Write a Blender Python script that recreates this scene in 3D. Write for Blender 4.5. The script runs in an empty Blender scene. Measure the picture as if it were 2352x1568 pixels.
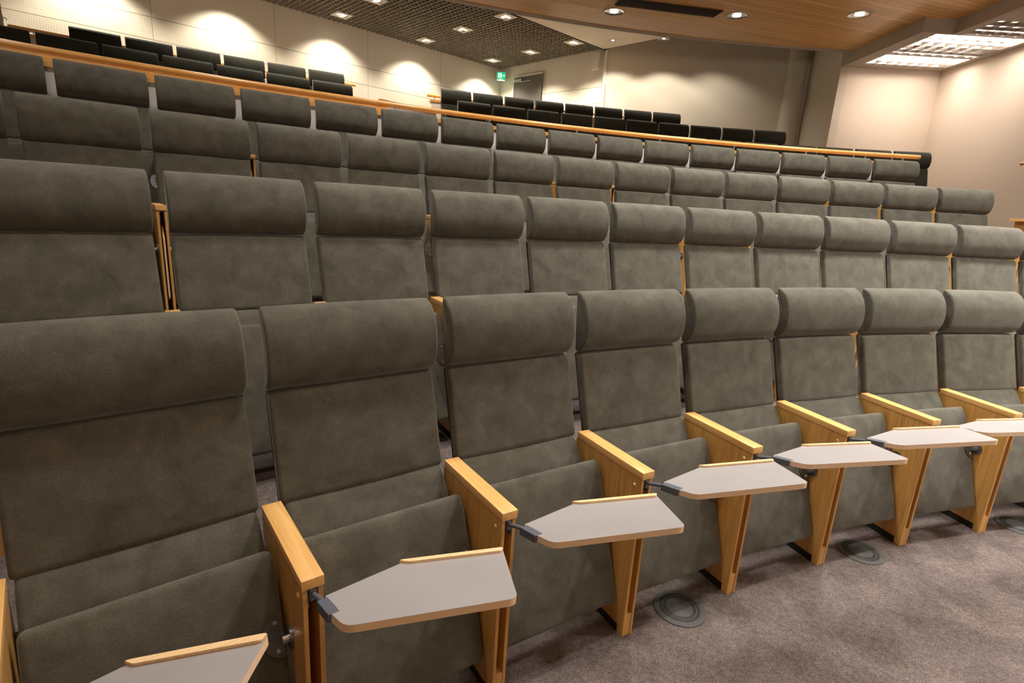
import bpy, bmesh, math, random
from mathutils import Vector, Matrix
random.seed(7)
scene = bpy.context.scene
C = scene.collection

# ------------------------------------------------------------------ camera, world, exposure, large lights
PIT, ROLL, CAMZ, FPX = 0.2494, 0.06, 1.5208, 1233.4
cam = bpy.data.objects.new('camera', bpy.data.cameras.new('camera'))
C.objects.link(cam)
_f = Vector((0, math.cos(PIT), -math.sin(PIT))); _u = Vector((0, math.sin(PIT), math.cos(PIT))); _r = Vector((1, 0, 0))
_c, _s = math.cos(ROLL), math.sin(ROLL)
_r2 = _c*_r + _s*_u; _u2 = -_s*_r + _c*_u
cam.matrix_world = Matrix(((_r2.x, _u2.x, -_f.x, 0), (_r2.y, _u2.y, -_f.y, 0), (_r2.z, _u2.z, -_f.z, CAMZ), (0, 0, 0, 1)))
cam.data.sensor_width = 36; cam.data.lens = FPX/2352*36; cam.data.clip_start = 0.02
scene.camera = cam
w = bpy.data.worlds.new('world'); scene.world = w; w.use_nodes = True
w.node_tree.nodes['Background'].inputs[0].default_value = (1, .9, .78, 1)
w.node_tree.nodes['Background'].inputs[1].default_value = 0.02
scene.view_settings.view_transform = 'Standard'; scene.view_settings.look = 'None'
scene.view_settings.gamma = 1; scene.view_settings.use_curve_mapping = False
scene.view_settings.exposure = 0.1
scene.cycles.max_bounces = 8; scene.cycles.diffuse_bounces = 5
try: scene.cycles.use_denoising = True
except Exception: pass
WARM = (1, .90, .74); SOFT = (1, .92, .82)

# geometry of the hall, metres
CX, CY = 4.743, -5.6242                       # common centre of the seat arcs
PITCH = .56
ROWS = {0: (8.5684, 0.0, -.7240), 1: (9.5719, .3713, -.7283), 2: (10.9524, .7398, -.7126), 3: (12.0669, 1.1008, -.7424),
        4: (14.05, 1.456, -.4155), 5: (15.1952, 1.8121, -.7377), 6: (16.29, 2.15, -.6810), 7: (15.1952, 1.8121, -.3827), 8: (16.3158, 2.1644, -.3823)}
AZ = math.radians(45.8)
U = Vector((math.sin(AZ), math.cos(AZ), 0)); N = Vector((-U.y, U.x, 0))
N0, U0 = 10.7, 9.47
ZC, ZW, ZB = 4.67, 4.17, 4.0                  # white ceiling, wood ceiling, soffit beside the right wall
XR = 6.68                                     # right wall
def un(u, n, z=0): return Vector((U.x*u + N.x*n, U.y*u + N.y*n, z))
def pol(R, th, z=0): return Vector((CX + R*math.sin(th), CY + R*math.cos(th), z))

def lamp(name, kind, loc, energy, color=WARM, size=.2, spot=None, blend=.6, direction=(0, 0, -1)):
    d = bpy.data.lights.new(name, kind); d.energy = energy; d.color = color
    if kind == 'SPOT': d.spot_size = math.radians(spot); d.spot_blend = blend; d.shadow_soft_size = size
    elif kind == 'AREA': d.shape = 'DISK'; d.size = size
    else: d.shadow_soft_size = size
    o = bpy.data.objects.new(name, d); C.objects.link(o); o.location = loc
    o.rotation_euler = Vector(direction).to_track_quat('-Z', 'Y').to_euler()
    return o

# ------------------------------------------------------------------ materials
def newmat(name, rough=.6, metal=0, color=(.5, .5, .5)):
    m = bpy.data.materials.new(name); m.use_nodes = True
    b = m.node_tree.nodes['Principled BSDF']
    b.inputs['Base Color'].default_value = (*color, 1); b.inputs['Roughness'].default_value = rough; b.inputs['Metallic'].default_value = metal
    return m, m.node_tree, b
def nd(nt, t, **k):
    n = nt.nodes.new(t)
    for a, v in k.items(): setattr(n, a, v)
    return n
def coords(nt, scale=(1, 1, 1), rand=True, kind='Object'):
    tc = nd(nt, 'ShaderNodeTexCoord'); mp = nd(nt, 'ShaderNodeMapping'); mp.inputs['Scale'].default_value = scale
    src = tc.outputs[kind]
    if rand:
        oi = nd(nt, 'ShaderNodeObjectInfo'); ml = nd(nt, 'ShaderNodeMath', operation='MULTIPLY'); ml.inputs[1].default_value = 37.0
        nt.links.new(oi.outputs['Random'], ml.inputs[0])
        ad = nd(nt, 'ShaderNodeVectorMath', operation='ADD'); nt.links.new(src, ad.inputs[0]); nt.links.new(ml.outputs[0], ad.inputs[1]); src = ad.outputs[0]
    nt.links.new(src, mp.inputs['Vector']); return mp.outputs[0]
def noise(nt, vec, scale, detail=3, rough=.5, dist=0):
    n = nd(nt, 'ShaderNodeTexNoise'); nt.links.new(vec, n.inputs['Vector'])
    n.inputs['Scale'].default_value = scale; n.inputs['Detail'].default_value = detail; n.inputs['Roughness'].default_value = rough; n.inputs['Distortion'].default_value = dist
    return n.outputs['Fac']
def ramp(nt, fac, stops):
    r = nd(nt, 'ShaderNodeValToRGB'); nt.links.new(fac, r.inputs[0]); e = r.color_ramp.elements
    e[0].position, e[0].color = stops[0][0], (*stops[0][1], 1); e[1].position, e[1].color = stops[-1][0], (*stops[-1][1], 1)
    for p, c in stops[1:-1]: x = e.new(p); x.color = (*c, 1)
    return r.outputs[0]
def mix(nt, a, b, fac, mode='MIX'):
    m = nd(nt, 'ShaderNodeMix', data_type='RGBA', blend_type=mode)
    for sock, v in ((m.inputs[0], fac), (m.inputs[6], a), (m.inputs[7], b)):
        if hasattr(v, 'links'): nt.links.new(v, sock)
        else: sock.default_value = v if isinstance(v, float) else (*v, 1)
    return m.outputs[2]
def bump(nt, b, h, strength, dist):
    n = nd(nt, 'ShaderNodeBump'); n.inputs['Strength'].default_value = strength; n.inputs['Distance'].default_value = dist
    nt.links.new(h, n.inputs['Height']); nt.links.new(n.outputs[0], b.inputs['Normal'])

def fabric(name, dark, light):
    m, nt, b = newmat(name, .93)
    v = coords(nt); v2 = coords(nt, (.8, 1, .75))
    a = noise(nt, v2, 14, 5, .62, .4); c = noise(nt, v, 260, 2, .5)
    col = ramp(nt, a, [(.30, dark), (.72, light)])
    col = mix(nt, col, ramp(nt, c, [(.3, (.78, .78, .78)), (.7, (1.18, 1.18, 1.18))]), .8, 'MULTIPLY')
    nt.links.new(col, b.inputs['Base Color']); bump(nt, b, c, .25, .002)
    b.inputs['Sheen Weight'].default_value = .25; b.inputs['Sheen Roughness'].default_value = .45
    b.inputs['Specular IOR Level'].default_value = .15
    return m
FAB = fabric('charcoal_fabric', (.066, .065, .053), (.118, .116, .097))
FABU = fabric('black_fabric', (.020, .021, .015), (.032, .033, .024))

def wood(name, axis, lo, mid, hi, rough=.32, coat=.25, sc=1.0):
    m, nt, b = newmat(name, rough)
    s = [22, 22, 22]; s[axis] = 1.3
    v = coords(nt, tuple(x*sc for x in s)); a = noise(nt, v, 1.6, 5, .6, 1.2)
    s2 = [160, 160, 160]; s2[axis] = 5
    c = noise(nt, coords(nt, tuple(s2)), 1.2, 2, .5)
    col = ramp(nt, a, [(.28, lo), (.5, mid), (.75, hi)])
    col = mix(nt, col, ramp(nt, c, [(.35, (.80, .76, .70)), (.6, (1, 1, 1))]), .6, 'MULTIPLY')
    nt.links.new(col, b.inputs['Base Color']); b.inputs['Coat Weight'].default_value = coat; b.inputs['Coat Roughness'].default_value = .2
    return m
WL, WM, WH = (.52, .265, .068), (.64, .36, .105), (.74, .45, .155)
WOODZ = wood('oiled_oak_upright', 2, WL, WM, WH)
WOODY = wood('oiled_oak_lengthwise', 1, (.64, .36, .11), (.78, .47, .17), (.86, .56, .23))
WOODX = wood('oiled_oak_rail', 0, (.62, .33, .10), (.72, .42, .14), (.80, .50, .20))
RAILM = wood('varnished_handrail_wood', 0, (.66, .33, .08), (.74, .40, .12), (.80, .47, .16), .3, .3, .3)
PLYE, nt, b = newmat('pale_plywood_edge', .5)
v = coords(nt, (1, 1, 1), False); sx = nd(nt, 'ShaderNodeSeparateXYZ'); nt.links.new(v, sx.inputs[0])
wv = nd(nt, 'ShaderNodeTexWave', wave_type='BANDS', bands_direction='Z'); nt.links.new(v, wv.inputs[0]); wv.inputs['Scale'].default_value = 70; wv.inputs['Distortion'].default_value = .4
nt.links.new(ramp(nt, wv.outputs['Fac'], [(.2, (.86, .62, .42)), (.8, (.92, .74, .54))]), b.inputs['Base Color'])
LIPW = wood('pale_lip_wood', 0, (.84, .58, .30), (.88, .64, .36), (.92, .70, .42), .45, .1)
LAM, nt, b = newmat('grey_laminate', .38)
nt.links.new(ramp(nt, noise(nt, coords(nt), 5, 3), [(.3, (.315, .305, .318)), (.7, (.35, .34, .352))]), b.inputs['Base Color'])
SLATE, nt, b = newmat('slate_grey_powder_coat', .45, .2, (.115, .13, .17))
nt.links.new(ramp(nt, noise(nt, coords(nt), 400, 1), [(.3, (.10, .115, .15)), (.7, (.13, .15, .19))]), b.inputs['Base Color'])
BLACK, nt, b = newmat('black_rubber_plinth', .7, 0, (.014, .015, .013))
nt.links.new(ramp(nt, noise(nt, coords(nt), 80, 2), [(.3, (.011, .012, .010)), (.7, (.019, .020, .017))]), b.inputs['Base Color'])
BRASS, nt, b = newmat('brass_screw', .4, .6, (.90, .68, .30))
bump(nt, b, noise(nt, coords(nt), 300, 2), .1, .001)
STEEL, nt, b = newmat('satin_steel', .3, .9, (.62, .60, .58))
bump(nt, b, noise(nt, coords(nt), 200, 2), .05, .001)
PLATE, nt, b = newmat('grey_metal_plate', .38, .75, (.16, .17, .18))
nt.links.new(ramp(nt, noise(nt, coords(nt), 60, 2), [(.3, (.13, .14, .15)), (.7, (.19, .20, .21))]), b.inputs['Base Color'])

VENTG, nt, b = newmat('grey_vent_plastic', .6, .1, (.12, .125, .125))
nt.links.new(ramp(nt, noise(nt, coords(nt), 60, 2), [(.3, (.058, .062, .063)), (.7, (.075, .08, .08))]), b.inputs['Base Color'])
CARPET, nt, b = newmat('mottled_grey_carpet', 1)
v = coords(nt, (1, 1, 1), False)
a = noise(nt, v, 3.5, 5, .62, .6); c = noise(nt, v, 170, 3, .7); d = noise(nt, v, 45, 3, .6)
col = ramp(nt, a, [(.3, (.105, .090, .092)), (.7, (.170, .148, .148))])
col = mix(nt, col, ramp(nt, c, [(.32, (.45, .45, .45)), (.68, (1.6, 1.55, 1.5))]), .9, 'MULTIPLY')
col = mix(nt, col, ramp(nt, d, [(.35, (.7, .7, .7)), (.65, (1.25, 1.22, 1.2))]), .7, 'MULTIPLY')
nt.links.new(col, b.inputs['Base Color']); bump(nt, b, c, .8, .006); b.inputs['Specular IOR Level'].default_value = .1

def paint(name, c0, c1, rough=.75):
    m, nt, b = newmat(name, rough)
    a = noise(nt, coords(nt, (1, 1, 1), False), 1.1, 3)
    nt.links.new(ramp(nt, a, [(.3, c0), (.7, c1)]), b.inputs['Base Color'])
    bump(nt, b, noise(nt, coords(nt, (1, 1, 1), False), 160, 2), .05, .002)
    return m
PAINT = paint('off_white_wall_paint', (.66, .60, .50), (.69, .63, .53))
PINK = paint('warm_white_wall_paint', (.70, .60, .50), (.73, .63, .53))
TRIMG = paint('greige_trim_paint', (.42, .37, .32), (.45, .40, .34))
PARA = paint('white_parapet_paint', (.68, .66, .62), (.72, .70, .66))
CEILP = paint('cream_ceiling_paint', (.62, .57, .47), (.65, .60, .50))
PLATEW = paint('white_light_plate', (.62, .58, .50), (.66, .62, .54))
DOORM = paint('brown_grey_door_paint', (.10, .085, .072), (.12, .102, .085), .5)
GRIDM = paint('dark_olive_grid_metal', (.25, .22, .165), (.29, .255, .19), .55)
VOID = paint('black_plenum', (.006, .006, .005), (.009, .009, .007), 1)
VENTM = paint('dark_brown_vent', (.045, .026, .016), (.06, .036, .022), .6)

def panelmat(name, vjoints, zjoints, perf):
    m, nt, b = newmat(name, .7)
    v = coords(nt, (1, 1, 1), False); sx = nd(nt, 'ShaderNodeSeparateXYZ'); nt.links.new(v, sx.inputs[0])
    def near(sock, val, hw):
        s = nd(nt, 'ShaderNodeMath', operation='SUBTRACT'); nt.links.new(sock, s.inputs[0]); s.inputs[1].default_value = val
        ab = nd(nt, 'ShaderNodeMath', operation='ABSOLUTE'); nt.links.new(s.outputs[0], ab.inputs[0])
        l = nd(nt, 'ShaderNodeMath', operation='LESS_THAN'); nt.links.new(ab.outputs[0], l.inputs[0]); l.inputs[1].default_value = hw
        return l.outputs[0]
    acc = None
    for sock, vals, hw in ((sx.outputs[0], vjoints, .004), (sx.outputs[2], zjoints, .006)):
        for q in vals:
            r = near(sock, q, hw)
            if acc is None: acc = r
            else:
                mx = nd(nt, 'ShaderNodeMath', operation='MAXIMUM'); nt.links.new(acc, mx.inputs[0]); nt.links.new(r, mx.inputs[1]); acc = mx.outputs[0]
    base = ramp(nt, noise(nt, v, 1.2, 3), [(.3, (.66, .61, .50)), (.7, (.69, .64, .53))])
    if perf:
        vo = nd(nt, 'ShaderNodeTexVoronoi'); vo.inputs['Scale'].default_value = 34; vo.inputs['Randomness'].default_value = 0
        cmb = nd(nt, 'ShaderNodeCombineXYZ'); nt.links.new(sx.outputs[0], cmb.inputs[0]); nt.links.new(sx.outputs[2], cmb.inputs[1]); nt.links.new(cmb.outputs[0], vo.inputs['Vector'])
        dot = nd(nt, 'ShaderNodeMath', operation='LESS_THAN'); nt.links.new(vo.outputs['Distance'], dot.inputs[0]); dot.inputs[1].default_value = .24
        # perforated field of each panel stops short of its edges, and the upper bay is plain
        fld = nd(nt, 'ShaderNodeMath', operation='LESS_THAN'); nt.links.new(sx.outputs[0], fld.inputs[0]); fld.inputs[1].default_value = perf
        g = nd(nt, 'ShaderNodeMath', operation='MULTIPLY'); nt.links.new(dot.outputs[0], g.inputs[0]); nt.links.new(fld.outputs[0], g.inputs[1])
        prev = g.outputs[0]
        for q in zjoints:
            e = near(sx.outputs[2], q + .03, .05); inv = nd(nt, 'ShaderNodeMath', operation='SUBTRACT'); inv.inputs[0].default_value = 1; nt.links.new(e, inv.inputs[1])
            g2 = nd(nt, 'ShaderNodeMath', operation='MULTIPLY'); nt.links.new(prev, g2.inputs[0]); nt.links.new(inv.outputs[0], g2.inputs[1]); prev = g2.outputs[0]
        base = mix(nt, base, (.47, .43, .35), prev)
    col = mix(nt, base, (.30, .27, .21), acc)
    nt.links.new(col, b.inputs['Base Color'])
    return m

# planked ceiling veneer
WCEIL, nt, b = newmat('planked_beech_ceiling', .45)
PLANK_AZ = math.radians(-17)
tc = nd(nt, 'ShaderNodeTexCoord'); mp = nd(nt, 'ShaderNodeMapping'); mp.inputs['Rotation'].default_value = (0, 0, PLANK_AZ); nt.links.new(tc.outputs['Object'], mp.inputs[0])
sx = nd(nt, 'ShaderNodeSeparateXYZ'); nt.links.new(mp.outputs[0], sx.inputs[0])
mo = nd(nt, 'ShaderNodeMath', operation='FRACT'); dv = nd(nt, 'ShaderNodeMath', operation='DIVIDE'); dv.inputs[1].default_value = .095
nt.links.new(sx.outputs[1], dv.inputs[0]); nt.links.new(dv.outputs[0], mo.inputs[0])
ls = nd(nt, 'ShaderNodeMath', operation='LESS_THAN'); nt.links.new(mo.outputs[0], ls.inputs[0]); ls.inputs[1].default_value = .09
fl = nd(nt, 'ShaderNodeMath', operation='FLOOR'); nt.links.new(dv.outputs[0], fl.inputs[0])
wn = nd(nt, 'ShaderNodeTexWhiteNoise', noise_dimensions='1D'); nt.links.new(fl.outputs[0], wn.inputs['W'])
st = nd(nt, 'ShaderNodeMapping'); st.inputs['Scale'].default_value = (.8, 16, 1); nt.links.new(mp.outputs[0], st.inputs[0])
g = noise(nt, st.outputs[0], 1.5, 4, .6, .5)
col = ramp(nt, g, [(.3, (.76, .43, .15)), (.7, (.86, .53, .21))])
col = mix(nt, col, ramp(nt, wn.outputs['Value'], [(0, (.86, .84, .80)), (1, (1.08, 1.05, 1.02))]), 1.0, 'MULTIPLY')
col = mix(nt, col, (.44, .22, .075), ls.outputs[0])
nt.links.new(col, b.inputs['Base Color']); b.inputs['Coat Weight'].default_value = .15

def emit(name, color, strength):
    m = bpy.data.materials.new(name); m.use_nodes = True; nt = m.node_tree
    b = nt.nodes['Principled BSDF']; b.inputs['Base Color'].default_value = (.8, .8, .8, 1)
    b.inputs['Emission Color'].default_value = (*color, 1); b.inputs['Emission Strength'].default_value = strength
    return m
BULB = emit('lit_lamp_glass', (1, .93, .82), 22)
BULBDIM = emit('dim_lamp_glass', (1, .95, .9), 3)
BULBTINY = emit('faint_lamp_glass', (1, .95, .85), 1.4)
TUBE = emit('fluorescent_tube', (1, .88, .76), 4)
GREEN = emit('green_sign_light', (.01, .55, .26), .9)
GREEN.node_tree.nodes['Principled BSDF'].inputs['Base Color'].default_value = (.01, .22, .11, 1)
SIGNW = emit('white_sign_light', (.75, 1, .88), 1.3)
REFL, nt, b = newmat('polished_reflector', .18, .85, (.82, .80, .78))
bump(nt, b, noise(nt, coords(nt), 30, 2), .3, .01)
LOUV, nt, b = newmat('brushed_louvre_blade', .45, .4, (.42, .37, .34))
bump(nt, b, noise(nt, coords(nt), 100, 2), .05, .002)

# ------------------------------------------------------------------ mesh helpers
def build(name, bm, mats, parent=None, loc=None, smooth=False, angle=40):
    bmesh.ops.recalc_face_normals(bm, faces=bm.faces)
    me = bpy.data.meshes.new(name); bm.to_mesh(me); bm.free()
    for m in (mats if isinstance(mats, (list, tuple)) else [mats]): me.materials.append(m)
    if smooth:
        me.shade_smooth(); me.set_sharp_from_angle(angle=math.radians(angle))
    o = bpy.data.objects.new(name, me); C.objects.link(o)
    if parent: o.parent = parent
    if loc is not None: o.location = loc
    return o
def box(bm, lo, hi, bevel=0, mi=0, segs=2, mat=None):
    vs = [bm.verts.new((x, y, z)) for x in (lo[0], hi[0]) for y in (lo[1], hi[1]) for z in (lo[2], hi[2])]
    if mat is not None:
        for v in vs: v.co = mat @ v.co
    F = [(0, 1, 3, 2), (4, 6, 7, 5), (0, 4, 5, 1), (2, 3, 7, 6), (0, 2, 6, 4), (1, 5, 7, 3)]
    fs = [bm.faces.new([vs[i] for i in f]) for f in F]
    for f in fs: f.material_index = mi
    if bevel:
        es = list({e for f in fs for e in f.edges})
        r = bmesh.ops.bevel(bm, geom=es, offset=bevel, segments=segs, affect='EDGES', profile=.6)
        for f in r['faces']: f.material_index = mi
    return fs
def prism(bm, poly, lo, hi, axis='x', bevel=0, mi=0, segs=2):
    def P(p, t): return {'x': (t, p[0], p[1]), 'y': (p[0], t, p[1]), 'z': (p[0], p[1], t)}[axis]
    a = [bm.verts.new(P(p, lo)) for p in poly]; b_ = [bm.verts.new(P(p, hi)) for p in poly]
    fs = [bm.faces.new(a), bm.faces.new(b_[::-1])]
    n = len(poly)
    for i in range(n): fs.append(bm.faces.new((a[i], a[(i+1) % n], b_[(i+1) % n], b_[i])))
    for f in fs: f.material_index = mi
    if bevel:
        es = list({e for f in fs for e in f.edges})
        r = bmesh.ops.bevel(bm, geom=es, offset=bevel, segments=segs, affect='EDGES', profile=.6)
        for f in r['faces']: f.material_index = mi
    return fs
def round_poly(pts, r, n=5):
    out = []; m = len(pts)
    for i in range(m):
        p, a, c = Vector(pts[i][:2]), Vector(pts[i-1][:2]), Vector(pts[(i+1) % m][:2])
        rr = pts[i][2] if len(pts[i]) > 2 else r
        da, dc = (a-p), (c-p); ka = min(rr, da.length*.48); kc = min(rr, dc.length*.48); k = min(ka, kc)
        if k < 1e-5: out.append(tuple(p)); continue
        q0 = p + da.normalized()*k; q1 = p + dc.normalized()*k
        for j in range(n+1):
            t = j/n; q = q0*(1-t)**2 + p*2*t*(1-t) + q1*t*t; out.append(tuple(q))
    return out
def smooth_curve(pts, n=4):
    out = []
    for i in range(len(pts)-1):
        p0 = Vector(pts[max(i-1, 0)]); p1 = Vector(pts[i]); p2 = Vector(pts[i+1]); p3 = Vector(pts[min(i+2, len(pts)-1)])
        for j in range(n):
            t = j/n; out.append(tuple(.5*((2*p1) + (p2-p0)*t + (2*p0-5*p1+4*p2-p3)*t*t + (3*p1-p0-3*p2+p3)*t**3)))
    out.append(tuple(pts[-1])); return out
def inset(poly, d):
    n = len(poly); area = sum(poly[i][0]*poly[(i+1) % n][1]-poly[(i+1) % n][0]*poly[i][1] for i in range(n)); s = 1 if area > 0 else -1
    out = []
    for i in range(n):
        a, p, c = Vector(poly[i-1]), Vector(poly[i]), Vector(poly[(i+1) % n])
        t = (c-a); t = t.normalized() if t.length > 1e-9 else Vector((1, 0))
        nn = Vector((-t.y, t.x))*s; out.append(tuple(p + nn*d))
    return out
def cushion(bm, poly, hw, r, crown=0, mi=0, segs=5):
    """upholstered block: side profile poly (y, z) swept over x with rounded ends of radius r"""
    secs = []
    for j in range(segs+1):
        t = math.pi/2*j/segs; secs.append((-hw + r*(1-math.sin(t)), r*(1-math.cos(t)) if False else r*(1-math.cos(math.pi/2-t)) ))
    left = [(-hw + r*(1-math.cos(math.pi/2*j/segs)), r*(1-math.sin(math.pi/2*j/segs))) for j in range(segs+1)]
    mids = [(-hw+r + (2*hw-2*r)*k/6, -crown*math.sin(math.pi*k/6)) for k in range(1, 6)]
    secs = left + mids + [(-x, d) for x, d in reversed(left)]
    rings = []
    for x, d in secs:
        pp = inset(poly, d) if abs(d) > 1e-9 else poly
        rings.append([bm.verts.new((x, p[0], p[1])) for p in pp])
    n = len(poly)
    for a, b_ in zip(rings[:-1], rings[1:]):
        for i in range(n): bm.faces.new((a[i], a[(i+1) % n], b_[(i+1) % n], b_[i])).material_index = mi
    bm.faces.new(rings[0]).material_index = mi; bm.faces.new(rings[-1][::-1]).material_index = mi
def cyl(bm, p0, p1, r0, r1=None, n=20, mi=0, cap=True):
    r1 = r0 if r1 is None else r1
    p0, p1 = Vector(p0), Vector(p1); d = (p1-p0).normalized(); q = d.to_track_quat('Z', 'Y').to_matrix()
    A, B = [], []
    for i in range(n):
        t = 2*math.pi*i/n; e = q @ Vector((math.cos(t), math.sin(t), 0)); A.append(bm.verts.new(p0+e*r0)); B.append(bm.verts.new(p1+e*r1))
    for i in range(n): bm.faces.new((A[i], A[(i+1) % n], B[(i+1) % n], B[i])).material_index = mi
    if cap: bm.faces.new(A[::-1]).material_index = mi; bm.faces.new(B).material_index = mi
def tube(bm, pts, r, n=12, mi=0):
    pts = [Vector(p) for p in pts]; rings = []
    for i, p in enumerate(pts):
        d = (pts[min(i+1, len(pts)-1)]-pts[max(i-1, 0)]).normalized(); q = d.to_track_quat('Z', 'Y').to_matrix()
        rings.append([bm.verts.new(p + q @ Vector((math.cos(2*math.pi*k/n)*r, math.sin(2*math.pi*k/n)*r, 0))) for k in range(n)])
    for a, b_ in zip(rings[:-1], rings[1:]):
        for k in range(n): bm.faces.new((a[k], a[(k+1) % n], b_[(k+1) % n], b_[k])).material_index = mi
    bm.faces.new(rings[0][::-1]); bm.faces.new(rings[-1])
def arc_slab(bm, R0, R1, t0, t1, z0, z1, n=60, mi=0, zf=None):
    """solid sector between radii R0..R1 about the seat centre"""
    rings = []
    for i in range(n+1):
        t = t0+(t1-t0)*i/n; rings.append([bm.verts.new(pol(R, t, z)) for R, z in ((R0, z0), (R1, z0), (R1, z1), (R0, z1))])
    for a, b_ in zip(rings[:-1], rings[1:]):
        for k in range(4): bm.faces.new((a[k], a[(k+1) % 4], b_[(k+1) % 4], b_[k])).material_index = mi
    bm.faces.new(rings[0][::-1]); bm.faces.new(rings[-1])
def clip(bm, co, no):
    g = bm.verts[:]+bm.edges[:]+bm.faces[:]
    r = bmesh.ops.bisect_plane(bm, geom=g, plane_co=co, plane_no=no, clear_outer=True)
    es = [e for e in r['geom_cut'] if isinstance(e, bmesh.types.BMEdge)]
    if es:
        try: bmesh.ops.holes_fill(bm, edges=es)
        except Exception: pass
def struct(o): o['kind'] = 'structure'; return o
def tag(o, label, cat, group=None):
    o['label'] = label; o['category'] = cat
    if group: o['group'] = group
    return o
def empty(name, loc, rz=0):
    o = bpy.data.objects.new(name, None); C.objects.link(o); o.location = loc; o.rotation_euler = (0, 0, rz); o.empty_display_size = .1; return o
def wall(name, p0, p1, z0, z1, mat, thick=.12, off=0):
    """vertical wall from p0 to p1; room side is on the right of the direction p0->p1; local x runs along it"""
    d = Vector((p1[0]-p0[0], p1[1]-p0[1], 0)); L = d.length; bm = bmesh.new()
    box(bm, (off, 0, z0), (off+L, thick, z1))
    o = build(name, bm, mat); a = math.atan2(d.y, d.x); o.rotation_euler = (0, 0, a)
    o.location = Vector((p0[0], p0[1], 0)) - d.normalized()*off
    return struct(o)

# ------------------------------------------------------------------ room shell
LEFTU = -5.5
ROOMCLIP = [((un(0, N0)), N), (un(U0, 0), U), (un(LEFTU, 0), -U), (Vector((0, -5, 0)), Vector((0, -1, 0))), (Vector((XR, 0, 0)), Vector((1, 0, 0)))]
bm = bmesh.new(); box(bm, (-14, -5, -.15), (XR, 16, 0))
for co, no in ROOMCLIP: clip(bm, co, no)
struct(build('floor', bm, CARPET))
prevR = None
tiers = [(1, ROWS[0][0]+.47, ROWS[1][1]), (2, ROWS[1][0]+.47, ROWS[2][1]), (3, ROWS[2][0]+.45, ROWS[3][1]), (4, 12.7, 1.456), (5, 14.52, 1.8121), (6, 15.66, 2.155), (7, 17.08, 2.45)]
for i, (k, R, z) in enumerate(tiers):
    Rn = tiers[i+1][1] if i+1 < len(tiers) else 22
    bm = bmesh.new(); arc_slab(bm, R, Rn, -1.35, .95, 0.0, z, 90)
    for co, no in ROOMCLIP: clip(bm, co, no)
    struct(build('floor', bm, CARPET))['label'] = 'carpeted seating tier'
# walls
wall('wall_back', un(LEFTU, N0), un(U0, N0), 0, 5.3, panelmat('perforated_white_panels', (2.21-LEFTU, 4.09-LEFTU, 5.91-LEFTU, 7.69-LEFTU, .35-LEFTU), (4.0, 3.68, 3.04), 2.21-LEFTU))
cA = un(U0, N0); W2END = un(U0+.12, 7.56)
wall('wall_rear', cA, W2END, 0, 5.3, panelmat('plain_white_panels', (1.22, ), (4.0, 3.68, 3.04), 0))
W3A = W2END + U*(-.03); W3B = Vector((5.25, 11.05, 0)); W4A = Vector((5.09, 9.66, 0)); W4B = Vector((XR, 9.60, 0))
wall('wall_upper', W3A, W3B, 0, 5.3, PAINT)
wall('wall_return', W3B, W4A, 0, 5.3, PAINT)
wall('wall_alcove', W4A, W4B, 0, 5.3, PINK)
wall('wall_right', W4B, Vector((XR, -5, 0)), 0, 5.3, PINK)
wall('wall_front', Vector((XR, -5, 0)), Vector((-3.0, -5, 0)), 0, 5.3, DOORM)
wall('wall_left', Vector(un(LEFTU, -1.8)), un(LEFTU, N0), 0, 5.3, TRIMG)
# narrow trim and loudspeaker housing where the rear wall meets the smooth wall
bm = bmesh.new(); box(bm, (-.03, -.06, 2.3), (.03, .02, ZC)); o = struct(build('trim_1', bm, PARA)); o.location = W2END; o.rotation_euler = (0, 0, math.atan2(-N.y, -N.x))
# round column by the dark return
bm = bmesh.new(); cyl(bm, (5.03, 11.10, 1.4), (5.03, 11.10, ZC), .17, n=32); struct(build('wall_column', bm, PAINT, smooth=True))
# pier at the far left
bm = bmesh.new(); box(bm, (LEFTU, 9.95, 0), (.435, N0, 5.0)); o = struct(build('wall_pier', bm, TRIMG)); o.matrix_world = Matrix(((U.x, N.x, 0, 0), (U.y, N.y, 0, 0), (0, 0, 1, 0), (0, 0, 0, 1)))
# ceilings
bm = bmesh.new(); box(bm, (-14, -5, ZC), (XR, 16, ZC+.1))
for co, no in ROOMCLIP[1:]: clip(bm, co, no)
clip(bm, un(0, 7.6), N)
struct(build('ceiling', bm, CEILP))
bm = bmesh.new(); box(bm, (-14, -5, 5.15), (XR, 18, 5.25)); clip(bm, un(0, 7.5), -N); struct(build('ceiling', bm, VOID))
bm = bmesh.new(); box(bm, (LEFTU, 7.58, ZC), (U0+.1, 7.62, 5.2)); o = struct(build('ceiling_edge', bm, VOID)); o.matrix_world = Matrix(((U.x, N.x, 0, 0), (U.y, N.y, 0, 0), (0, 0, 1, 0), (0, 0, 0, 1)))
# open-cell grid
bm = bmesh.new(); p = .1
GU0 = 1.5
k = 0
while GU0+k*p < U0: box(bm, (GU0+k*p-.005, 7.62, ZC), (GU0+k*p+.005, N0, ZC+.055)); k += 1
k = 0
while 7.64+k*p < N0: box(bm, (GU0, 7.64+k*p-.005, ZC+.001), (U0, 7.64+k*p+.005, ZC+.054)); k += 1
o = struct(build('ceiling_grid', bm, GRIDM)); o.matrix_world = Matrix(((U.x, N.x, 0, 0), (U.y, N.y, 0, 0), (0, 0, 1, 0), (0, 0, 0, 1)))
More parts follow.
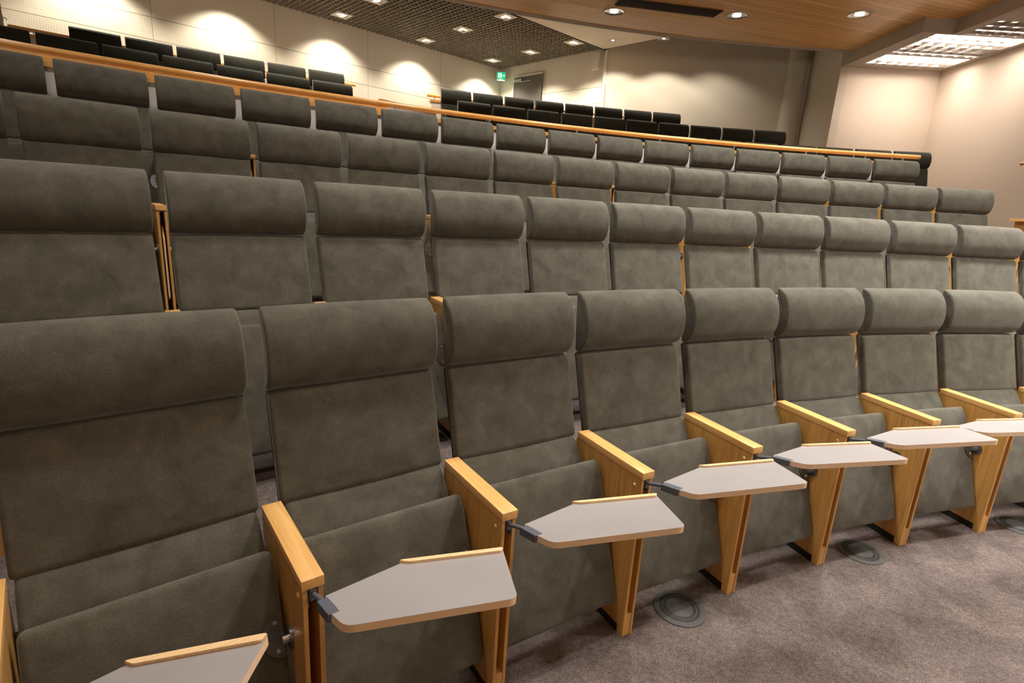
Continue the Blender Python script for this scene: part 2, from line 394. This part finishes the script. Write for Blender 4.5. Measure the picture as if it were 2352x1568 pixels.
# wood ceiling: sector of R < 15.05
XB = 5.09
bm = bmesh.new(); arc_slab(bm, .3, 15.0, -1.45, .95, ZW, ZW+.09, 110)
clip(bm, Vector((XB+.0, 0, 0)), Vector((1, 0, 0))); clip(bm, Vector((0, -4.9, 0)), Vector((0, -1, 0))); clip(bm, un(LEFTU+.05, 0), -U)
struct(build('ceiling_wood', bm, WCEIL))
bm = bmesh.new(); box(bm, (XB, -4.9, ZW), (5.5, 7.84, ZW+.09)); struct(build('ceiling_wood', bm, WCEIL))
bm = bmesh.new(); arc_slab(bm, 15.0, 15.09, -1.2, .6, ZW-.012, ZW+.11, 110)
clip(bm, Vector((XB, 0, 0)), Vector((1, 0, 0))); clip(bm, un(LEFTU+.05, 0), -U)
struct(build('ceiling_trim', bm, TRIMG))
# soffit box along the right wall, with an opening for the louvred light
LX0, LX1, LY0, LY1 = 5.30, 6.56, 7.30, 9.44
bm = bmesh.new()
for k_, (lo, hi) in enumerate((((XB, 7.84, ZB), (LX0, 9.68, ZC)), ((LX0, LY1, ZB), (XR, 9.68, ZC)), ((LX1, 3.0, ZB), (XR, LY1, ZC)), ((5.50, 3.0, ZB), (5.62, 7.84, ZC)), ((5.62, 6.98, ZB), (LX1, LY0, ZC)), ((LX0, 7.84, ZB), (5.62, 7.88, ZC)), ((5.62, 3.0, ZB), (LX1, 3.2, ZC)))):
    bm = bmesh.new(); box(bm, lo, hi); struct(build('ceiling_soffit', bm, TRIMG))
bm = bmesh.new(); box(bm, (XB, -5, ZC-.02), (5.5, 7.84, ZC+.05)); struct(build('ceiling', bm, TRIMG))
bm = bmesh.new(); box(bm, (5.62, 3.2, ZB+.12), (LX1, 6.98, ZB+.14)); struct(build('ceiling_recess', bm, VENTM))

# ------------------------------------------------------------------ parapets with cap, handrail, posts
def parapet(R, z0, zcap, zrail, t0, t1, label, posts=(), board=None, cat='parapet', cap_h=.035):
    root = empty('parapet', pol(R, (t0+t1)/2, z0)); tag(root, label, cat)
    inv = root.matrix_world.copy(); inv = Matrix.Translation(-Vector(root.location))
    def add(name, bm, m, smooth=False, angle=40):
        bm.transform(inv); return build(name, bm, m, root, smooth=smooth, angle=angle)
    n = max(8, int((t1-t0)*110))
    bm = bmesh.new(); arc_slab(bm, R-.05, R+.05, t0, t1, z0, zcap-cap_h, n); add('low_wall', bm, PARA)
    bm = bmesh.new(); arc_slab(bm, R-.065, R+.065, t0-.001, t1+.001, zcap-cap_h, zcap, n); add('cap', bm, RAILM)
    bm = bmesh.new(); tube(bm, [pol(R, t0-.004+(t1-t0+.008)*i/n, zrail-.024) for i in range(n+1)], .024, 16); add('handrail', bm, RAILM, True)
    for t in posts:
        bm = bmesh.new(); cyl(bm, pol(R, t, zcap-.002), pol(R, t, zrail-.045), .007, n=12); box(bm, (-.018, -.012, zrail-.05), (.018, .012, zrail-.045), mat=Matrix.Translation(pol(R, t)) @ Matrix.Rotation(-t, 4, 'Z'))
        add('rail_post', bm, STEEL, True)
    if board:
        bm = bmesh.new(); arc_slab(bm, R-.01, R+.012, board[0], board[1], zcap-.002, board[2], n); add('back_board', bm, RAILM)
    return root
parapet(12.62, 1.10, 2.288, 2.392, -.80, .004, 'long white curved parapet with round wooden handrail behind the fourth row', (-.722, -.644, -.566, -.494, -.417, -.337, -.255, -.179, -.105, -.045, -.008), (-.80, -.5, 2.355))
parapet(16.99, 2.15, 3.215, 3.295, -.71, -.466, 'white parapet with wooden rail behind the last row, left of the stair gap', (-.70, -.64, -.56, -.48))
parapet(16.99, 2.15, 3.205, 3.295, -.387, -.115, 'white parapet with wooden rail behind the last row, right of the stair gap', (-.383, -.30, -.2, -.13))
# slanted guard board by the stair gap
root = empty('stair_guard', pol(12.74, -.505, 1.456)); tag(root, 'slanting wooden guard board beside the stair gap above the long handrail', 'guard rail')
a0 = pol(12.74, -.503, 0)-root.location.xyz*1; a0.z = 0; a1 = pol(14.1, -.430, 0)-Vector((root.location.x, root.location.y, 0)); d = Vector((a1.x-a0.x, a1.y-a0.y, 0)).normalized(); s_ = Vector((-d.y, d.x, 0))*.02
bm = bmesh.new()
def quadslab(bm, a, b_, za0, za1, zb0, zb1):
    v = [bm.verts.new(Vector((q.x, q.y, z))+o) for o in (s_, -s_) for q, z in ((a, za0), (b_, zb0), (b_, zb1), (a, za1))]
    for f in ((0, 1, 2, 3), (7, 6, 5, 4), (0, 4, 5, 1), (1, 5, 6, 2), (2, 6, 7, 3), (3, 7, 4, 0)): bm.faces.new([v[i] for i in f])
Z0 = 1.456
quadslab(bm, a0, a1, 2.385-Z0, 2.425-Z0, 2.555-Z0, 2.585-Z0); build('guard_board', bm, RAILM, root)
bm = bmesh.new(); s_ *= .8
quadslab(bm, a0, a1, 0, 2.385-Z0, 0, 2.555-Z0); build('guard_wall', bm, PARA, root)

# ------------------------------------------------------------------ seats
P_HEAD = [(.404, 1.186)] + smooth_curve([(.398, 1.199), (.372, 1.190), (.341, 1.163), (.319, 1.118), (.309, 1.066), (.313, 1.018), (.331, .981), (.358, .961), (.374, .957)], 3) + [(.383, .963)]
P_BACK = round_poly([(.338, .956, .022), (.243, .648, .034), (.286, .634, .004), (.386, .954, .004)], .01, 6)
P_LUMB = round_poly([(.292, .655, .004), (.245, .650, .02), (.224, .634, .03), (.168, .560, .05), (.135, .40, .02), (.202, .38, .01)], .01, 6)
P_SEAT = round_poly([(.094, .622, .022), (.062, .575, .06), (-.002, .410, .06), (-.093, .128, .02), (-.030, .108, .02), (.062, .36, .05), (.128, .600, .03)], .01, 6)
def m_head():
    bm = bmesh.new(); cushion(bm, P_HEAD, .264, .010, .002); return bm
def m_back():
    bm = bmesh.new(); cushion(bm, P_BACK, .261, .014, .004); return bm
def m_lumb():
    bm = bmesh.new(); cushion(bm, P_LUMB, .253, .016, .0); return bm
def m_seat():
    bm = bmesh.new(); cushion(bm, P_SEAT, .247, .018, .0); return bm
def m_shell():
    bm = bmesh.new(); prism(bm, [(.3850, .948), (.3930, .948), (.297, .640), (.213, .30), (.204, .30), (.289, .645)], -.2530, .2530, 'x', .002); return bm
def m_panel():
    bm = bmesh.new()
    for s in (-1, 1):
        xa, xb = (.0122*s, .0240*s) if s > 0 else (-.0240, -.0122)
        prism(bm, [(-.125, 0), (-.125, .640), (.252, .640), (.235, .30), (.16, .036), (-.095, .036), (-.095, 0)], xa, xb, 'x', .0012, segs=1)
    box(bm, (-.0121, -.1235, 0), (.0121, -.096, .092)); box(bm, (-.0121, .10, .04), (.0121, .145, .64))
    return bm
def m_plinth():
    bm = bmesh.new(); box(bm, (-.0236, -.0948, 0), (.0236, .156, .0355)); return bm
def m_arm():
    bm = bmesh.new(); box(bm, (-.0262, -.130, .641), (.0262, .243, .668), .0022); return bm
def m_bolt():
    bm = bmesh.new()
    for s in (-1, 1):
        cyl(bm, (s*.0240, -.092, .607), (s*.0275, -.092, .607), .0078, .0055, 16)
    return bm
def m_slide():
    bm = bmesh.new(); box(bm, (-.0119, -.122, .586), (-.0090, -.06, .6395)); box(bm, (.0090, -.122, .586), (.0119, -.06, .6395)); box(bm, (-.0119, -.122, .632), (.0119, -.06, .6395))
    return bm
def m_stow():
    bm = bmesh.new(); prism(bm, round_poly([(-.112, .16), (-.112, .50), (-.06, .56), (.08, .56), (.08, .12)], .02, 4), -.0045, .0045, 'x', .001, 0, 1)
    bm.normal_update()
    for f in bm.faces:
        if abs(f.normal.x) > .9 or abs(f.calc_center_median().x) > .0044: f.material_index = 1
    return bm
def m_hinge(side):
    """half-round plate screwed to the seat face near its edge, and the round boss on the panel"""
    bm = bmesh.new(); n = 20
    c = Vector((side*.2385, 0, 0)); pts = []
    # seat face line near z .42: direction (dy,dz) from (-.093,.128) to (-.002,.410)
    t = Vector((0, .091, .282)).normalized(); nn = Vector((0, -t.z, t.y)); c = Vector((side*.240, .0045, .43)) + nn*.0005
    for off in (0, .0035):
        ring = [bm.verts.new(c + nn*off + t*.056*math.cos(a) + Vector((-side, 0, 0))*.050*math.sin(a)) for a in [math.pi*i/n for i in range(n+1)]]
        pts.append(ring)
    bm.faces.new(pts[0][::-1]); bm.faces.new(pts[1])
    for i in range(n+1): bm.faces.new((pts[0][i], pts[0][(i+1) % (n+1)], pts[1][(i+1) % (n+1)], pts[1][i]))
    for k in (-.036, .036): cyl(bm, c + t*k + Vector((-side*.016, 0, 0)) + nn*.003, c + t*k + Vector((-side*.016, 0, 0)) + nn*.0055, .0055, .0045, 12, mi=1)
    cyl(bm, (side*.234, -.012, .425), (side*.2555, -.012, .425), .011, n=14, mi=1); cyl(bm, (side*.249, -.012, .425), (side*.2555, -.012, .425), .028, n=20)
    return bm
TZ = lambda a, b_: .653 + .046*a - .244*(b_+.16)
def tilt(bm, dz=0):
    for v in bm.verts: v.co.z += TZ(v.co.x, v.co.y)
TP = [(.010, -.190, .006), (-.006, -.268, .008), (-.002, -.338, .022), (.306, -.486, .03), (.420, -.283, .010), (.209, -.166, .02)]
TPW = [(.009, -.196), (-.005, -.268), (-.002, -.334), (.310, -.487), (.421, -.279), (.209, -.163)]
def m_tab():
    bm = bmesh.new(); pl = round_poly([(x, y, r) for x, y, r in [(.008, -.191, .004), (-.008, -.268, .004), (-.003, -.338, .022), (.308, -.488, .020), (.423, -.281, .006), (.209, -.164, .02)]], .01, 6)
    prism(bm, pl, -.018, 0, 'z')
    bmesh.ops.recalc_face_normals(bm, faces=bm.faces); bm.normal_update()
    for f in bm.faces:
        if f.calc_center_median().z > -.001 and abs(f.normal.z) > .9: f.material_index = 1
    tilt(bm); return bm
def m_lip():
    # raised wooden strip along the sitter's edge of the tablet
    a = Vector((.209, -.164)); b_ = Vector((.423, -.281)); d = (b_-a).normalized(); n_ = Vector((-d.y, d.x))
    if n_.y < 0: n_ = -n_
    a2 = a - d*.012; pts = [(a2.x, a2.y, .004), ((a+d*.012).x - n_.x*.014, (a+d*.012).y - n_.y*.014, .004), ((b_-d*.004).x - n_.x*.017, (b_-d*.004).y - n_.y*.017, .008), ((b_+d*.001).x + n_.x*.002, (b_+d*.001).y + n_.y*.002, .006), (a.x+n_.x*.002, a.y+n_.y*.002, .004)]
    bm = bmesh.new(); prism(bm, round_poly(pts, .004, 4), -.0185, .007, 'z', .0015, segs=1); tilt(bm); return bm
def m_bracket():
    bm = bmesh.new(); box(bm, (-.015, -.275, -.021), (.009, -.203, .002), .001, segs=1); tilt(bm); return bm
def m_rod():
    bm = bmesh.new(); tube(bm, [(0, -.09, .625), (0, -.135, .628), (.001, -.17, .642), (.003, -.215, .655)], .0062, 10)
    box(bm, (-.008, -.128, .607), (.008, -.112, .637), .001, segs=1); return bm
PROTO = {}
def proto(name, bm, mats, smooth=True, angle=35):
    bmesh.ops.recalc_face_normals(bm, faces=bm.faces); me = bpy.data.meshes.new(name); bm.to_mesh(me); bm.free()
    for m in (mats if isinstance(mats, (list, tuple)) else [mats]): me.materials.append(m)
    if smooth: me.shade_smooth(); me.set_sharp_from_angle(angle=math.radians(angle))
    PROTO[name] = me
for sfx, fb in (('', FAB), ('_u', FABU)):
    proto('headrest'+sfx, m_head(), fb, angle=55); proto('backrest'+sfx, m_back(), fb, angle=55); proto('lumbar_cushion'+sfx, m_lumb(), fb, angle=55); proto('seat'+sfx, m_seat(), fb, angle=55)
proto('back_shell', m_shell(), WOODX); proto('side_panel', m_panel(), WOODZ); proto('plinth', m_plinth(), BLACK); proto('armrest', m_arm(), WOODY)
proto('bolt', m_bolt(), BRASS); proto('tablet_slide', m_slide(), SLATE); proto('stowed_tablet', m_stow(), [PLYE, LAM], False)
proto('hinge_plate_r', m_hinge(1), [PLATE, STEEL]); proto('hinge_plate_l', m_hinge(-1), [PLATE, STEEL])
proto('writing_tablet', m_tab(), [PLYE, LAM], False); proto('pencil_lip', m_lip(), LIPW, False); proto('bracket', m_bracket(), SLATE, False); proto('tablet_arm', m_rod(), SLATE)
def child(name, key, parent, loc=(0, 0, 0), rz=0):
    o = bpy.data.objects.new(name, PROTO[key]); C.objects.link(o); o.parent = parent; o.location = loc; o.rotation_euler = (0, 0, rz); return o
ORD = ['first', 'second', 'third', 'fourth', 'fifth', 'sixth', 'seventh', 'eighth', 'ninth', 'tenth', 'eleventh', 'twelfth', 'thirteenth', 'fourteenth', 'fifteenth', 'sixteenth', 'seventeenth']
TABROT = {0: (-7.0, .071), 1: (-.4, -.064), 2: (-1.7, -.022), 3: (-1.9, .011), 4: (-1.9, -.014), 5: (-2.7, .029), 6: (-2.2, .02), 7: (-2.0, .01), 8: (-2.0, 0)}
def make_chair(row, i, label, group, far=False, end=False, tablet=False, upper=False):
    R, z, th0 = ROWS[row]; dt = PITCH/R; th = th0 + (i+.5)*dt
    t = empty('auditorium_chair', pol(R, th, z), -th); tag(t, label, 'chair', group)
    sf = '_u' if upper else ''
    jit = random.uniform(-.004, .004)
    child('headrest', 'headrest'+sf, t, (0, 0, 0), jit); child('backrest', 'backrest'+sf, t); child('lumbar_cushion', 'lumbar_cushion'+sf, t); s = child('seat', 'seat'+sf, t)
    child('back_shell', 'back_shell', t)
    def panel(k):
        # k = -1 panel on the left of the seat, +1 on its right (row end only)
        off = k*dt/2; R_ = R
        v = Vector((R_*math.sin(off), R_*math.cos(off)-R_, 0))
        sp = child('side_panel', 'side_panel', t, v, -off); child('armrest', 'armrest', sp); child('plinth', 'plinth', sp)
        if not far:
            child('bolt', 'bolt', sp); child('slide', 'tablet_slide', sp)
        return v, -off, sp
    v, a, sp = panel(-1)
    if end: panel(1)
    if not far:
        child('hinge_plate', 'hinge_plate_r', s); child('hinge_plate', 'hinge_plate_l', s)
        if not tablet: child('stowed_tablet', 'stowed_tablet', sp)
    if tablet:
        child('tablet_arm', 'tablet_arm', t, v, a)
        rot, dz = TABROT.get(i, (-2, 0))
        wt = child('writing_tablet', 'writing_tablet', t)
        M = Matrix.Translation(v) @ Matrix.Rotation(a, 4, 'Z') @ Matrix.Translation((0, -.16, 0)) @ Matrix.Rotation(math.radians(rot), 4, 'Z')
        Sh = Matrix.Identity(4)
        wt.matrix_basis = M @ Matrix.Translation((0, 0, .653)) @ Matrix.Rotation(-math.atan(dz), 4, 'Y') @ Matrix.Translation((0, .16, -.653))
        child('pencil_lip', 'pencil_lip', wt); child('bracket', 'bracket', wt)
    return t
def label(rn, n, total, first):
    pos = ORD[n] + ' from left' if n else 'leftmost'
    if n == total-1: pos = 'rightmost'
    return '%s chair, %s in %s' % (first, pos, rn)
specs = [(0, 0, 9, 'front row with writing tablets out', 'charcoal fabric', 'front row chairs', dict(tablet=True)),
         (1, 0, 12, 'second row from the front', 'charcoal fabric', 'second row chairs', {}),
         (2, -1, 14, 'third row from the front', 'charcoal fabric', 'third row chairs', {}),
         (3, 0, 16, 'fourth row, just before the handrail', 'charcoal fabric', 'fourth row chairs', {}),
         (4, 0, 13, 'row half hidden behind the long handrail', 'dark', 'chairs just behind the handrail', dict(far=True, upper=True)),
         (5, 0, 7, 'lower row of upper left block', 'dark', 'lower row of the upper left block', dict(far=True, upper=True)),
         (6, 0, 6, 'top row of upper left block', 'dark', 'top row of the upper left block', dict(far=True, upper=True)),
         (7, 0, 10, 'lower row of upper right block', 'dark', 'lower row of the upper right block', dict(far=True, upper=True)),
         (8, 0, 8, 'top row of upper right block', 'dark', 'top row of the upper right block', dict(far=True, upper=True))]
for row, i0, i1, rn, ex, grp, kw in specs:
    for i in range(i0, i1):
        make_chair(row, i, label(rn, i-i0, i1-i0, ex), grp, end=(i == i1-1), **kw)

# ------------------------------------------------------------------ floor air vents
def vent(i, lab):
    R, z, th0 = ROWS[0]; th = th0 + i*PITCH/R
    er = Vector((math.sin(th), math.cos(th), 0)); et = Vector((math.cos(th), -math.sin(th), 0)); p_ = pol(R, th, 0) + et*.286 + er*(-.112)
    root = empty('floor_vent', p_, -th); tag(root, lab, 'floor vent', 'round floor vents before the front row')
    bm = bmesh.new(); n = 72
    prof = [(.103, .0005), (.101, .004), (.082, .006), (.052, .006), (.049, .0075), (.0, .008)]
    rings = [[bm.verts.new((r*math.cos(2*math.pi*k/n), r*math.sin(2*math.pi*k/n), zz)) for k in range(n)] for r, zz in prof[:-1]]
    for a, b_ in zip(rings[:-1], rings[1:]):
        for k in range(n): bm.faces.new((a[k], a[(k+1) % n], b_[(k+1) % n], b_[k]))
    c = bm.verts.new((0, 0, .0078))
    for k in range(n): bm.faces.new((rings[-1][k], rings[-1][(k+1) % n], c))
    build('grille', bm, VENTG, root, smooth=True)
    bm = bmesh.new()
    for r0, r1 in ((.068, .080), (.053, .064)):
        for k in range(60):
            a = 2*math.pi*k/60; box(bm, (r0, -.0018 if r0 < .06 else -.0023, .0055), (r1, .0018 if r0 < .06 else .0023, .0068), mat=Matrix.Rotation(a, 4, 'Z'))
    build('slots', bm, BLACK, root)
vent(1, 'round grey floor vent mostly hidden under the nearest chairs'); vent(3, 'largest round slotted grey vent in the carpet, nearest the camera'); vent(5, 'round slotted vent in the carpet, between the other two in view'); vent(7, 'round slotted vent in the carpet at the far right edge')

# ------------------------------------------------------------------ ceiling lamps
def downlight(loc, rz, lab, grp, square=True, size=.15, energy=60, spot=100, bulb=BULB, color=WARM, zoff=0, off=False, blend=.35):
    root = empty('ceiling_downlight', loc, rz); tag(root, lab, 'ceiling light', grp)
    bm = bmesh.new(); s = size; n = 32
    if square:
        # plate with round hole
        ring = [bm.verts.new((s*.68*math.cos(2*math.pi*k/n), s*.68*math.sin(2*math.pi*k/n), -.004)) for k in range(n)]
        outer = []
        for k in range(n):
            c_, s2 = math.cos(2*math.pi*k/n), math.sin(2*math.pi*k/n); m_ = max(abs(c_), abs(s2)); outer.append(bm.verts.new((s*c_/m_, s*s2/m_, -.004)))
        up = [bm.verts.new((v.co.x, v.co.y, .02)) for v in outer]
        for k in range(n):
            bm.faces.new((ring[k], ring[(k+1) % n], outer[(k+1) % n], outer[k])); bm.faces.new((outer[k], outer[(k+1) % n], up[(k+1) % n], up[k]))
        build('plate', bm, PLATEW, root)
    else:
        for ra, rb, za, zb in ((s*.92, s, -.008, -.008),):
            A = [[bm.verts.new((r*math.cos(2*math.pi*k/n), r*math.sin(2*math.pi*k/n), z_)) for k in range(n)] for r, z_ in ((s*.68, .0), (s*.72, -.008), (s*.80, -.006), (s*.80, .01))]
            for a, b_ in zip(A[:-1], A[1:]):
                for k in range(n): bm.faces.new((a[k], a[(k+1) % n], b_[(k+1) % n], b_[k]))
        build('rim', bm, PLATEW, root, smooth=True)
    shallow = loc[2] < ZC or size < .12
    bm = bmesh.new(); prof = [(.68, -.002), (.66, .02), (.58, .05), (.42, .085), (.2, .10)]
    if shallow: prof = [(.70, -.009), (.66, -.004), (.5, -.002), (.3, -.0015), (.2, -.001)]
    rings = [[bm.verts.new((s*r*math.cos(2*math.pi*k/n), s*r*math.sin(2*math.pi*k/n), z_)) for k in range(n)] for r, z_ in prof]
    for a, b_ in zip(rings[:-1], rings[1:]):
        for k in range(n): bm.faces.new((a[k], a[(k+1) % n], b_[(k+1) % n], b_[k]))
    bm.faces.new(rings[-1]); build('reflector', bm, REFL, root, smooth=True)
    bm = bmesh.new(); rad = s*.5
    cyl(bm, (0, 0, -.007 if shallow else .022), (0, 0, -.002 if shallow else .05), rad*(.62 if shallow else 1), rad*.6, 24); build('bulb', bm, bulb, root, smooth=True)
    if energy and not off:
        lamp('downlight_beam', 'SPOT', Vector(loc)+Vector((0, 0, -.015)), energy, color, .04, spot, blend)
    return root
RZU = math.atan2(U.y, U.x)
names_n = {10.22: 'beside the panelled wall', 9.0: 'in the middle line', 7.8: 'along the outer edge'}
names_u = {3.29: 'nearest', 5.12: 'second', 6.96: 'third', 8.79: 'farthest'}
for uu in (-.5, 1.45, 3.29, 5.12, 6.96, 8.79):
    for nn in (10.22, 9.0, 7.8):
        if uu < 3 and nn < 10: continue
        fr = uu > 4.5 and not (uu < 6 and nn < 8)
        if fr:
            downlight(un(uu, nn, ZC), RZU, 'bright square downlight in the dark grid ceiling, %s %s' % ({5.12: 'top-of-view one', 6.96: 'middle one', 8.79: 'deepest one'}[uu], names_n[nn]), 'square downlights in the grid ceiling', energy=170, spot=118, blend=.55)
        else:
            lamp('downlight_beam', 'SPOT', un(uu, nn, ZC-.02), 170, WARM, .04, 118, .55)
for k, (x, y) in enumerate(((1.58, 11.4), (2.48, 11.11), (3.38, 10.84))):
    if k < 2: downlight((x, y, ZC), -.3, ('small faint square light in the white ceiling, closer to the grid', 'small faint square light in the white ceiling, closer to the wood')[k], 'small lights in the white ceiling', size=.10, energy=90, spot=125, bulb=BULBTINY)
    else: lamp('downlight_beam', 'SPOT', (x, y, ZC-.02), 35, WARM, .04, 125, .5)
WD = [(1.13, 8.30, 'round chrome downlight in the wood ceiling, left of the dark vent', 1), (2.77, 8.17, 'round downlight in the wood ceiling, right beside the dark vent', 0), (4.25, 7.87, 'round downlight in the wood ceiling, nearest the bright louvred light', 0)]
for x, y, lab, on in WD: downlight((x, y, ZW), 0, lab, 'round downlights in the wood ceiling', square=False, size=.19, energy=40, spot=110, bulb=BULBDIM)
# further lamps of the same ceiling, over the seats and the stage (above the frame)
for R_, lst in ((14.2, ((-.72, 20), (-.6, 30), (-.47, 30), (-.36, 0))),
                (11.7, ((-.72, 28), (-.58, 60), (-.44, 100), (-.30, 150), (-.16, 160), (-.03, 150))),
                (9.6, ((-.74, 15), (-.58, 40), (-.41, 150), (-.24, 230), (-.07, 280), (.1, 260))),
                (7.4, ((-.52, 12), (-.30, 180), (-.08, 290), (.14, 290))),
                (8.9, ((-.73, 40), (-.56, 60))),
                (5.0, ( (-.1, 120), (.25, 150)))):
    for th, e in lst:
        if e: lamp('ceiling_lamp', 'SPOT', pol(R_, th, ZW-.02), e*2.2, SOFT, .14, 118, .8)

# louvred light beside the right wall
root = empty('louvred_light', ((LX0+LX1)/2, (LY0+LY1)/2, ZB)); tag(root, 'bright rectangular louvred ceiling light in the soffit over the right wall', 'ceiling light')
ox, oy = root.location.x, root.location.y
bm = bmesh.new(); p = .165
for a0_, a1_, b0_, b1_ in ((LX0, LX1, 7.885, LY1), (5.63, LX1, LY0, 7.85)):
    x = a0_
    while x < a1_+.001: box(bm, (x-ox-.003, b0_-oy, .0), (x-ox+.003, b1_-oy, .04)); x += p
    y = b0_
    while y < b1_+.001: box(bm, (a0_-ox, y-oy-.003, .001), (a1_-ox, y-oy+.003, .039)); y += p
build('louvre', bm, LOUV, root)
bm = bmesh.new(); box(bm, (LX0-ox, LY0-oy, .22), (LX1-ox, LY1-oy, .24)); build('housing', bm, GRIDM, root)
for y0_, y1_ in ((8.83, 9.27), (7.86, 8.27)):
    bm = bmesh.new(); box(bm, (LX0-ox+.02, y0_-oy, .10), (LX1-ox-.02, y1_-oy, .13), .01); build('lamp_tray', bm, TUBE, root)
    lamp('tray_light', 'AREA', ((LX0+LX1)/2, (y0_+y1_)/2, ZB+.09), 24, (1, .88, .76), .4)
    d_ = bpy.data.objects[-1] if False else C.objects[-1]; d_.data.shape = 'RECTANGLE'; d_.data.size = 1.15; d_.data.size_y = .3; d_.rotation_euler = (0, 0, 0)

lamp('added_ceiling_fill', 'AREA', (1.5, -3.4, 2.3), 130, SOFT, 1.6, direction=(.05, .45, 1))  # added unseen fill lamp, aimed up to brighten the wood ceiling
# dark vent slot in the wood ceiling
root = empty('ceiling_vent', (2.0, 8.05, ZW)); root.rotation_euler = (0, 0, math.atan2(.16, .99)); tag(root, 'long dark brown slotted vent in the wood ceiling', 'air vent')
bm = bmesh.new(); box(bm, (-.9, -.125, -.012), (.52, .125, .01)); build('backing', bm, VENTM, root)
bm = bmesh.new(); x = -.89
while x < .51: box(bm, (x, -.12, -.022), (x+.008, .12, -.012)); x += .022
build('slats', bm, VENTM, root)

# ------------------------------------------------------------------ door, closer, exit sign, loudspeaker, hook
def on_rear(d, z=0): return cA - N*d + Vector((0, 0, z))      # d metres along the rear wall from the corner
RZR = math.atan2(-N.y, -N.x)
du, dz0 = .50, 2.45
root = empty('door_1', on_rear(.50)); root.rotation_euler = (0, 0, RZR); struct(root)
bm = bmesh.new(); box(bm, (.03, -.012, 2.45), (.93, -.001, 4.42)); build('door_leaf', bm, DOORM, root)
bm = bmesh.new()
box(bm, (-.01, -.03, 2.45), (.03, 0, 4.45)); box(bm, (.03, -.03, 4.42), (.93, 0, 4.45)); build('door_frame', bm, PAINT, root)
bm = bmesh.new(); box(bm, (.06, -.075, 4.31), (.32, -.013, 4.37), .004); box(bm, (.30, -.07, 4.29), (.62, -.055, 4.31)); build('door_closer', bm, STEEL, root)
sg = un(9.3, 10.48, 4.36)
root = empty('exit_sign', sg); root.rotation_euler = (0, 0, math.radians(8)); tag(root, 'small glowing green exit sign hanging in the far corner by the door', 'exit sign')
bm = bmesh.new(); box(bm, (-.11, -.03, .02), (.11, .03, .20), .004); build('housing', bm, PLATEW, root)
bm = bmesh.new(); box(bm, (-.10, -.034, .05), (.10, -.030, .19)); build('green_face', bm, GREEN, root)
bm = bmesh.new()
box(bm, (-.075, -.0365, .075), (-.045, -.0345, .165)); cyl(bm, (-.012, -.0345, .160), (-.012, -.0365, .160), .013, n=12)
for q in ([(-.028, .145), (.004, .145), (-.002, .10), (-.022, .10)], [(-.022, .10), (-.008, .10), (-.028, .062), (-.042, .066)], [(-.008, .104), (.004, .104), (.022, .075), (.012, .068)], [(.004, .145), (.010, .138), (.030, .112), (.024, .106)]):
    prism(bm, q, -.0365, -.0345, 'y')
prism(bm, [(.04, .125), (.062, .125), (.062, .142), (.085, .118), (.062, .094), (.062, .111), (.04, .111)], -.0365, -.0345, 'y')
build('pictogram', bm, SIGNW, root)
bm = bmesh.new(); box(bm, (-.09, -.026, .012), (.09, .026, .019)); build('lower_diffuser', bm, SIGNW, root)
bm = bmesh.new(); cyl(bm, (0, 0, .2), (0, 0, ZC-4.36), .006, n=10); build('hanger', bm, STEEL, root)
lamp('sign_glow', 'POINT', sg+Vector((0, -.06, .0)), .35, (.2, 1, .6), .05)
root = empty('wall_speaker', on_rear(2.96, 4.30)); root.rotation_euler = (0, 0, RZR); tag(root, 'small pale square speaker high on the rear wall under the ceiling', 'speaker')
bm = bmesh.new(); box(bm, (-.085, -.035, -.0), (.085, -.002, .33), .006); build('cabinet', bm, PARA, root)
bm = bmesh.new(); box(bm, (-.065, -.039, .02), (.065, -.034, .31)); cyl(bm, (0, -.038, .09), (0, -.042, .09), .015, n=16); build('grille', bm, CEILP, root)
hk = un(.42, 9.93, 3.40)
root = empty('coat_hook', hk); root.rotation_euler = (0, 0, RZU); tag(root, 'tiny chrome coat hook on the pier at the top left', 'coat hook')
bm = bmesh.new(); box(bm, (.017, .03, -.02), (.022, .06, .04)); tube(bm, [(.02, .045, .02), (.045, .045, .024), (.055, .045, .01), (.052, .045, -.012)], .007, 8); build('hook', bm, STEEL, root)

# ------------------------------------------------------------------ right side: lectern-like stand and wall handrail
root = empty('wooden_stand', (5.47, 5.72, .74)); root.rotation_euler = (0, 0, -.15); tag(root, 'small oak stand with overhanging top against the right wall side aisle', 'stand')
bm = bmesh.new(); prism(bm, [(-.20, 0), (.22, 0), (.22, .915), (-.23, .915)], -.18, .18, 'y', .003); build('body', bm, WOODZ, root)
bm = bmesh.new(); box(bm, (-.265, -.21, .915), (.27, .21, .945), .003); build('stand_top', bm, WOODX, root)
root = empty('wall_handrail', (6.6, 6.9, 2.3)); tag(root, 'wooden handrail on brackets fixed to the pink right wall', 'handrail')
bm = bmesh.new(); tube(bm, [(-.02, .66, .13), (-.02, .60, .135), (-.02, -1.4, -.45)], .022, 12); build('rail', bm, RAILM, root, smooth=True)
for yy in (.3, -1.0):
    bm = bmesh.new(); tube(bm, [(.075, yy, .0+.29*yy*.9-.04), (-.02, yy, .29*yy*.9-.04), (-.02, yy, -.045+.29*(yy-.0)+.0)], .006, 8); build('rail_bracket', bm, STEEL, root)
